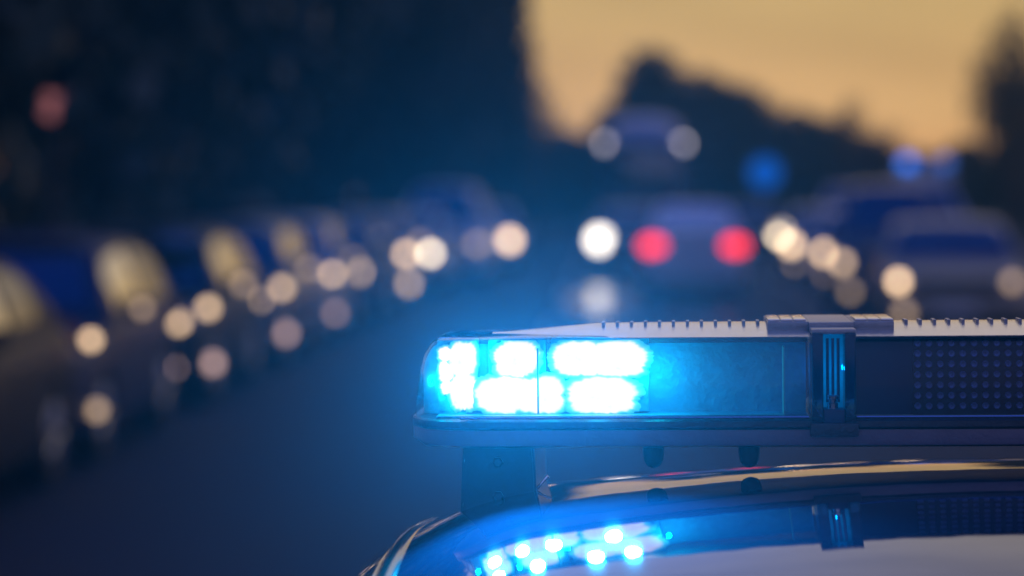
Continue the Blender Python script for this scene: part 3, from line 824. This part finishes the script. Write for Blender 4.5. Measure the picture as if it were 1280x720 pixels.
# ================================================================== light bar
LB = thing('light_bar', 'blue police light bar on the car roof, its left lamps flashing white and cyan', 'light bar', (CX, CY, 0), YAW)
LB.rotation_euler = (0, ROLL, YAW)
M['lens_blue'] = clear_plastic('blue_lens_plastic', (.85, .95, 1.0), .03, .17, (.12, .55, .9))
M['lens_dark'] = clear_plastic('clear_centre_lens', (.42, .62, .92), .03, .05, (.12, .3, .7))
M['base'] = mat('light_bar_base', (.035, .045, .07), .38, bump=.15, bscale=180, var=.2, vscale=20)
M['extrusion'] = mat('base_extrusion', (.28, .25, .34), .35, metal=.4, bump=.1, bscale=200, var=.15, vscale=25)
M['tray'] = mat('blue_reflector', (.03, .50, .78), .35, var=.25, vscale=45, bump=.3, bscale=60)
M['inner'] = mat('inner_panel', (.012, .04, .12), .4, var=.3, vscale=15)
M['cap'] = mat('bar_top_cap', (.86, .82, .78), .14, metal=.8, var=.12, vscale=30, bump=.05, bscale=300)
M['rib'] = mat('bar_rib', (.42, .41, .42), .3, metal=.3, var=.15, vscale=40)
M['clampm'] = mat('clamp_metal', (.40, .39, .40), .32, metal=.5, var=.2, vscale=60, bump=.1, bscale=200)
M['grille'] = mat('speaker_grille', (.012, .018, .045), .4)
M['stud'] = mat('grille_stud', (.62, .52, .66), .3, metal=.5)
M['screw'] = mat('screw_steel', (.5, .6, .7), .2, metal=1)
M['steel_bracket'] = mat('foot_bracket', (.02, .03, .06), .4, metal=.4, bump=.1, bscale=150)
HB = .730                       # half length of the lens
HL = .0975                       # lens height
DEP = .27


def lens_profile(x, inset=0.0):
    """cross-section of the lens at local x"""
    e = max(0.0, HB - abs(x)); a = min(1, e / .032)
    h = HL * (1 - (1 - a) ** 2.2) ** .52 if a < 1 else HL
    h -= .0045 * min(1, max(0, abs(x) - .45) / .28) ** 1.5
    b = min(1, e / .10); cut = .075 * (1 - math.sqrt(max(0, 1 - (1 - b) ** 2)))
    y0, y1 = cut, DEP - cut
    h = max(h - inset, .002); y0 += inset; y1 -= inset
    d = y1 - y0; r = min(.016, h * .4)
    pts = [(y0, 0), (y0 + .002, h * .35), (y0 + .005, h * .75), (y0 + .009, h - r * .5), (y0 + .017, h - r * .12), (y0 + .035, h)]
    rest = [(y0 + d * .5, h + .001)]
    full = pts + rest + [(y0 + y1 - a_, b_) for a_, b_ in pts[::-1]]
    return [Vector((x, yy, BZ + zz)) for yy, zz in full]


def lens_part(name, xa, xb, m, n=40):
    bm = BM(); xs = []
    for i in range(n + 1):
        t = i / n; xs.append(xa + (xb - xa) * t)
    if xa <= -HB + .001: xs = [-HB + .0005 + (xb + HB) * (i / n) ** 2.2 for i in range(n + 1)]
    if xb >= HB - .001: xs = [HB - .0005 - (HB - xa) * (i / n) ** 2.2 for i in range(n + 1)][::-1]
    loft(bm, [lens_profile(x) for x in xs], close=False)
    bmesh.ops.recalc_face_normals(bm, faces=bm.faces)
    for f in bm.faces:
        if f.calc_center_median().z > BZ and f.normal.z < -.5: f.normal_flip()
    return obj(name, bm, m, LB)


lens_part('blue_lens', -HB, -.257, M['lens_blue'], 60)
lens_part('blue_lens', .257, HB, M['lens_blue'], 60)
lens_part('centre_lens', -.205, .205, M['lens_dark'], 20)

# base tray with lip
bm = BM(); rings = []; low = []
for i in range(81):
    x = -HB - .003 + (2 * HB + .006) * i / 80
    e = HB + .003 - abs(x); b = min(1, e / .10); cut = .075 * (1 - math.sqrt(max(0, 1 - (1 - b) ** 2)))
    e2 = min(1, e / .012); zl = -.034 + .006 * (1 - e2)
    y0, y1 = cut - .006, DEP + .006 - cut
    pr = [(y0 + .006, -.0125), (y0 + .001, -.0115), (y0 - .002, -.009), (y0 - .002, -.002), (y0 + .002, 0)]
    low.append([Vector((x, yy, BZ + zz)) for yy, zz in ((y0 + .016, zl), (y0 + .006, zl + .003), (y0 + .0045, zl + .006), (y0 + .003, -.0125))] + [Vector((x, y0 + y1 - yy, BZ + zz)) for yy, zz in ((y0 + .003, -.0125), (y0 + .0045, zl + .006), (y0 + .006, zl + .003), (y0 + .016, zl))])
    rings.append([Vector((x, yy, BZ + zz)) for yy, zz in pr] + [Vector((x, y0 + y1 - yy, BZ + zz)) for yy, zz in pr[::-1]])
loft(bm, rings); bmesh.ops.recalc_face_normals(bm, faces=bm.faces)
obj('base_lip', bm, M['base'], LB)
bm = BM(); loft(bm, low); bmesh.ops.recalc_face_normals(bm, faces=bm.faces); obj('base_tray', bm, M['extrusion'], LB)
# thin bright gasket where the lens meets the tray
bm = BM(); tube(bm, [(-HB + .06, -.001, BZ + .002), (-.26, -.001, BZ + .002)], .0016, 6); obj('gasket', bm, M['screw'], LB)
bm = BM(); tube(bm, [(-.204, -.001, BZ + .002), (.204, -.001, BZ + .002)], .0016, 6); obj('gasket', bm, M['screw'], LB)

# top cap: pale strip on the crown of the bar, with cross ribs
def cap_seg(xa, xb, front):
    bm = BM(); rings = []
    for i in range(31):
        x = xa + (xb - xa) * i / 30; yf = front(x); tk = .007 * min(1, max(.08, (HB - .09 - abs(x)) / .13))
        h = HL - .0045 * min(1, max(0, abs(x) - .45) / .28) ** 1.5 + .0015
        prof = [(yf, h - .004)] + [(yf + (DEP - 2 * yf) * q / 12, h - .003 + (.003 + tk * 1.25) * (1 - abs(1 - q / 6) ** 1.45)) for q in range(13)] + [(DEP - yf, h - .004)]
        rings.append([Vector((x, a, BZ + b)) for a, b in prof])
    loft(bm, rings); bmesh.ops.recalc_face_normals(bm, faces=bm.faces)
    obj('top_cap', bm, M['cap'], LB)


fr = lambda x: .010 + .10 * max(0, (abs(x) - .46) / .18) ** 1.3
cap_seg(-HB + .09, -.257, fr); cap_seg(-.205, .205, fr); cap_seg(.257, HB - .09, fr)
bm = BM()
box(bm, -.0019, .0019, .100, .135, -.003, .0026, .0006); ribme = bpy.data.meshes.new('rib'); bm.to_mesh(ribme); bm.free(); ribme.materials.append(M['rib'])
zr = BZ + HL + .0102
for k in range(13):
    for sg in (-1, 1):
        x = sg * (.503 - k * .0170)
        if abs(x) > .30: inst('rib', ribme, LB, (x, 0, zr - (.0008 if abs(x) > .46 else 0)))
k = 0
while -.155 + k * .0170 < .156:
    inst('rib', ribme, LB, (-.155 + k * .0170, 0, zr)); k += 1


# clamps joining the lens sections
M['clamp_clear'] = clear_plastic('clamp_clear_plastic', (.35, .62, .9), .05, .10, (.1, .4, .8))


M['milky'] = clear_plastic('milky_blue_plastic', (.2, .5, .9), .1, .55, (.15, .7, 1))


def clamp(cx):
    t = BM(); box(t, cx - .026, cx + .026, -.012, .05, BZ + HL + .002, BZ + HL + .008, .002); box(t, cx - .0262, cx + .0262, .04, DEP - .04, BZ + HL + .004, BZ + HL + .0135, .002); box(t, cx - .026, cx + .026, DEP - .05, DEP + .012, BZ + HL + .002, BZ + HL + .008, .002)
    cl = obj('clamp_bridge', t, M['clampm'], LB)
    for sg in (-1, 1):
        a = sg * .026
        t = BM(); box(t, cx + min(a, a * 2.88), cx + max(a, a * 2.88), .055, DEP - .055, BZ + HL + .0035, BZ + HL + .0135, .0015)
        obj('clamp_wing', t, M['clampm'], LB)
        for q in range(3):
            x0 = cx + sg * (.029 + q * .0155); x1 = x0 + sg * .0143
            t = BM(); box(t, min(x0, x1), max(x0, x1), .06, DEP - .10, BZ + HL + .0132, BZ + HL + .0165, .0012)
            obj('clamp_block', t, M['cap'], LB)
        # front uprights left and right of the channel
        t = BM(); x0 = cx + sg * .0125; x1 = cx + sg * .0255
        box(t, min(x0, x1), max(x0, x1), -.014, .02, BZ - .012, BZ + HL + .004, .0025); obj('clamp_upright', t, M['clamp_clear'], LB)
        t = BM(); box(t, min(x0, x1), max(x0, x1), .022, DEP + .010, BZ + .0, BZ + HL + .003, .002); obj('divider_wall', t, M['clamp_clear'], LB)
    t = BM(); box(t, cx - .0125, cx + .0125, .022, .028, BZ, BZ + HL + .003); obj('channel_back', t, M['milky'], LB)
    for dx in (-.006, 0, .0062):
        t = BM(); tube(t, [(cx + dx, .016, BZ + .018), (cx + dx, .016, BZ + HL - .004)], .0019, 8); obj('channel_rod', t, M['screw'], LB)
    t = BM(); box(t, cx - .0125, cx + .0125, -.012, .02, BZ - .012, BZ + .012, .002); obj('channel_foot', t, M['inner'], LB)
    t = BM(); lathe(t, [(.001, .012), (.0062, .012), (.0062, .018), (.0045, .019), (.0045, .022), (.0070, .023), (.0070, .0262), (.005, .0275), (.001, .0275)], 'z', 18, (cx - .001, .004, BZ)); obj('screw', t, M['screw'], LB)
    t = BM(); box(t, cx - .028, cx + .028, -.016, -.008, BZ - .020, BZ - .004, .002); obj('clamp_lip', t, M['base'], LB)


clamp(-.231); clamp(.231)

# inner panels
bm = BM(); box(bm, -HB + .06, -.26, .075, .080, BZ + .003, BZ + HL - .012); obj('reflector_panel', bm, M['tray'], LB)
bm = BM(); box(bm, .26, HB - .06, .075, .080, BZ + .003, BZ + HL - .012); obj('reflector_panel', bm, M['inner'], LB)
for sg in (-1, 1):
    bm = BM(); rings = []
    for i in range(16):
        e = .008 + .055 * i / 15; x = sg * (HB - e); pf = lens_profile(x); top = max(p.z for p in pf) - .008; yy = min(p.y for p in pf) + .045
        rings.append([Vector((x, yy, BZ + .002)), Vector((x, yy, top)), Vector((x, yy + .004, top)), Vector((x, yy + .004, BZ + .002))])
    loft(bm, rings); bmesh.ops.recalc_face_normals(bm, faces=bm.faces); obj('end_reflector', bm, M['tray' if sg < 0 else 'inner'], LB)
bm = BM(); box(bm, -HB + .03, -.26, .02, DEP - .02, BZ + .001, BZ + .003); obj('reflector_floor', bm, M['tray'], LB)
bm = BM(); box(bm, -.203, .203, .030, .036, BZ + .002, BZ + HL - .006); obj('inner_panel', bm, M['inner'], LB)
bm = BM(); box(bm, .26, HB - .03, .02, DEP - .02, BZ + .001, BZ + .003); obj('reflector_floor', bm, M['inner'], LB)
# lit and unlit divider edges
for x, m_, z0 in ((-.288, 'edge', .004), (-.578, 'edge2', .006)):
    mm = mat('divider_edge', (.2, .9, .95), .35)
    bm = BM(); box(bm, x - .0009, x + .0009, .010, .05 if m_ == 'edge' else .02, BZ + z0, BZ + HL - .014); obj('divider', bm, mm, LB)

# speaker grille: plate with rows of studs round the holes
bm = BM(); box(bm, -.137, .137, .024, .029, BZ + .002, BZ + HL - .006); gp = obj('speaker_grille', bm, M['grille'], LB)
bm = BM(); lathe(bm, [(.0042, 0), (.0042, -.0016), (.0032, -.0026), (.0018, -.0022), (.0012, -.0008), (.0001, -.0008)], 'y', 12)
studme = bpy.data.meshes.new('grille_hole'); bm.to_mesh(studme); bm.free(); studme.materials.append(M['stud'])
for i in range(21):
    for j in range(7):
        inst('grille_hole', studme, gp, (-.1315 + i * .01315, .024, BZ + .0125 + j * .0123))

# lamp heads in the left section ------------------------------------------------
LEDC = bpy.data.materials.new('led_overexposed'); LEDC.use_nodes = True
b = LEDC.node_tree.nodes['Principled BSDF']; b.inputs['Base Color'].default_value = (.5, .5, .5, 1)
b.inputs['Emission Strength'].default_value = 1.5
at_ = LEDC.node_tree.nodes.new('ShaderNodeAttribute'); at_.attribute_name = 'halo'     # painted halo: emission fading from white core to cyan rim
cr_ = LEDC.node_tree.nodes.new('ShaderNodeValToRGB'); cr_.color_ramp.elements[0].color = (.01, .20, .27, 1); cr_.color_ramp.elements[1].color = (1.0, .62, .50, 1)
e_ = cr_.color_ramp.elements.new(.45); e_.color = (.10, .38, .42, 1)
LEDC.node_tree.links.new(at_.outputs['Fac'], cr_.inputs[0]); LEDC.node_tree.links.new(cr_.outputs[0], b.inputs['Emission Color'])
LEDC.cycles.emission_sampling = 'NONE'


def led_blob(cx, cz, rx, rz, y, seed, parent):
    """one lit optic: a shallow facetted dome with an irregular outline and a painted glow rim"""
    bm = BM(); n = 90; rings = []; lay = bm.verts.layers.float.new('halo')
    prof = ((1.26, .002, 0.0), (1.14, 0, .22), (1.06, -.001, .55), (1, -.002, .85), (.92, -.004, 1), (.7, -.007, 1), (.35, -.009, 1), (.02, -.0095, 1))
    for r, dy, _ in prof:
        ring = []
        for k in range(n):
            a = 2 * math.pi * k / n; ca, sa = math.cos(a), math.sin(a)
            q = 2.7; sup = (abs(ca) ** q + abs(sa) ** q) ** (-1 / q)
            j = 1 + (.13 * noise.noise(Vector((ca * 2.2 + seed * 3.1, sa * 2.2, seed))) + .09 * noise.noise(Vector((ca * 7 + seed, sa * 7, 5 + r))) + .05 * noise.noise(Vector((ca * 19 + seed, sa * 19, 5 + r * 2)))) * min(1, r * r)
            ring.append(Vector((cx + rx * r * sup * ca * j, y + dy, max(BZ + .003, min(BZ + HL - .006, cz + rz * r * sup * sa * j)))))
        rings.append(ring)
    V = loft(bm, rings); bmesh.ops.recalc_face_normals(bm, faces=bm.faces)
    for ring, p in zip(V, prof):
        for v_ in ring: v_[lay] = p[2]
    return obj('led_optic', bm, LEDC, parent)


def LX(px): return (px - 640) / F * 3.02 - .623          # photo x on the bar's front face -> local x
def LZ(py, x=-.6): return CAM_H - (py - 240) / F * 3.03 + (x + 0) * -math.sin(-ROLL)


HEADS = [  # head box in photo pixels, then its optics (cx, cy, rx, ry)
    ((622, 426, 696, 518), [(658, 451, 27, 21), (641, 496, 33, 22), (688, 496, 30, 22)]),
    ((702, 424, 826, 520), [(737, 450, 31, 21), (786, 450, 36, 21), (767, 496, 41, 22)]),
]
for (x0, y0_, x1, y1_), ops in HEADS:
    xm = (LX(x0) + LX(x1)) / 2
    bm = BM(); box(bm, LX(x0), LX(x1), .052, .072, LZ(y1_, xm) + .002, LZ(y0_, xm), .003)
    hd = obj('lamp_head', bm, M['tray'], LB)
    for i, (cx_, cy_, rx_, ry_) in enumerate(ops):
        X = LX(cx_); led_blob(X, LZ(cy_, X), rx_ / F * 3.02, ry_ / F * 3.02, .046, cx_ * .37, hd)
        bm = BM(); lathe(bm, [(1, 0), (.9, -.003), (.5, -.004), (.01, -.004)], 'y', 28)
        h_ = obj('reflector_cup', bm, M['tray'], hd); h_.location = (X, .0505, LZ(cy_, X)); h_.scale = (rx_ / F * 3.02 * 1.22, 1, min(ry_ / F * 3.02 * 1.15, .028))
# corner head, turned outwards
bm = BM(); box(bm, LX(556), LX(609), .060, .075, LZ(518), LZ(424), .004); hd = obj('lamp_head', bm, M['tray'], LB)
for cx_, cy_, rx_, ry_ in ((590, 451, 17, 21), (591, 493, 17, 22), (573, 446, 14, 10), (570, 468, 11, 14), (574, 488, 13, 10)):
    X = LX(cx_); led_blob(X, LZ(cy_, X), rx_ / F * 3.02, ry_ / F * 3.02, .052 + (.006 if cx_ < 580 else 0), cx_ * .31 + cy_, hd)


# the lamps' own light, and one fill point added in the clamp channel
def spot(x, z, watts, ang=95, dx=0, y=.030, blend=1.0, col=(.008, .46, .98)):
    l = bpy.data.lights.new('led_beam', 'SPOT'); l.energy = watts; l.color = col; l.spot_size = R(ang); l.spot_blend = blend
    l.shadow_soft_size = .010
    o = bpy.data.objects.new('led_beam', l); C.objects.link(o); o.parent = LB; o.location = (x, y, z)
    o.rotation_euler = Vector((-dx, 1, -.04)).to_track_quat('Z', 'Y').to_euler()
    return o


BEAM = 122
for px, py in ((590, 452), (591, 494), (658, 451), (641, 496), (688, 496), (737, 450), (786, 450), (767, 496)):
    spot(LX(px), LZ(py, LX(px)), BEAM * .62, y=-.006)
for px, py in ((551, 478), (625, 445), (700, 472), (760, 472), (835, 470), (1057, 462)):
    l = bpy.data.lights.new('led_spill_fill', 'POINT'); l.energy = .24 if px < 560 else .16 if px > 900 else .11; l.color = (.0, .75, .95); l.shadow_soft_size = .003
    o = bpy.data.objects.new('led_spill_fill', l); C.objects.link(o); o.parent = LB; o.location = (LX(px), .030 if px < 900 else .075, LZ(py, LX(px)))

# feet
for px in (825, 945):
    x = LX(px) + .006
    bm = BM(); lathe(bm, [(.0125, -.032), (.0125, -.044), (.0115, -.052), (.008, -.058), (.003, -.0605), (.0005, -.061)], 'z', 24, (x, .035, BZ)); obj('rubber_bumper', bm, M['rubber'], LB)
    bm = BM(); lathe(bm, [(.0125, -.032), (.0125, -.044), (.0115, -.052), (.008, -.058), (.003, -.0605), (.0005, -.061)], 'z', 24, (-x, .035, BZ)); obj('rubber_bumper', bm, M['rubber'], LB)
for sg in (-1, 1):
    bm = BM(); rings = []
    xa, xb = .668, .585
    for z, gx in ((BZ - .03, 0), (BZ - .05, .002), (1.435, .004), (1.41, .006)):
        rings.append([Vector((-sg * a, y, z)) for a, y in ((xa + gx, .02), (xb - gx, .02), (xb - gx, DEP - .03), (xa + gx, DEP - .03))])
    loft(bm, rings); bmesh.ops.recalc_face_normals(bm, faces=bm.faces)
    bmesh.ops.bevel(bm, geom=bm.edges[:], offset=.003, segments=2, affect='EDGES')
    fb = obj('foot_bracket', bm, M['steel_bracket'], LB)
    for zz in (BZ - .052, 1.445):
        bm = BM(); lathe(bm, [(.0065, .021), (.0065, .0165), (.0045, .015), (.001, .015)], 'y', 6, (-sg * .627, 0, zz)); obj('bolt', bm, M['steel_bracket'], fb)
    bm = BM(); box(bm, min(-sg * .676, -sg * .577), max(-sg * .676, -sg * .577), .014, DEP - .024, 1.408, 1.418, .003); obj('rubber_pad', bm, M['rubber'], fb)
    bm = BM(); pts = [(-sg * .583, .03, 1.451), (-sg * .576, .03, 1.459), (-sg * .568, .03, 1.468)]
    tube(bm, pts, [.0024, .0016, .0024], 8); obj('securing_pin', bm, M['cap'], LB)

# ================================================================== added glare volume
bm = BM(); box(bm, -120, 120, -30, 150, -1.2, 19)  # volume added to stand in for lens glare around the lamps
hz = bpy.data.materials.new('haze'); hz.use_nodes = True; t = hz.node_tree; t.nodes.clear()
o_ = t.nodes.new('ShaderNodeOutputMaterial'); v = t.nodes.new('ShaderNodeVolumePrincipled')
v.inputs['Color'].default_value = (.36, .66, 1, 1); v.inputs['Density'].default_value = .0009; v.inputs['Anisotropy'].default_value = .88
t.links.new(v.outputs[0], o_.inputs['Volume'])
ho = obj('haze', bm, hz, smooth=False, kind='stuff')
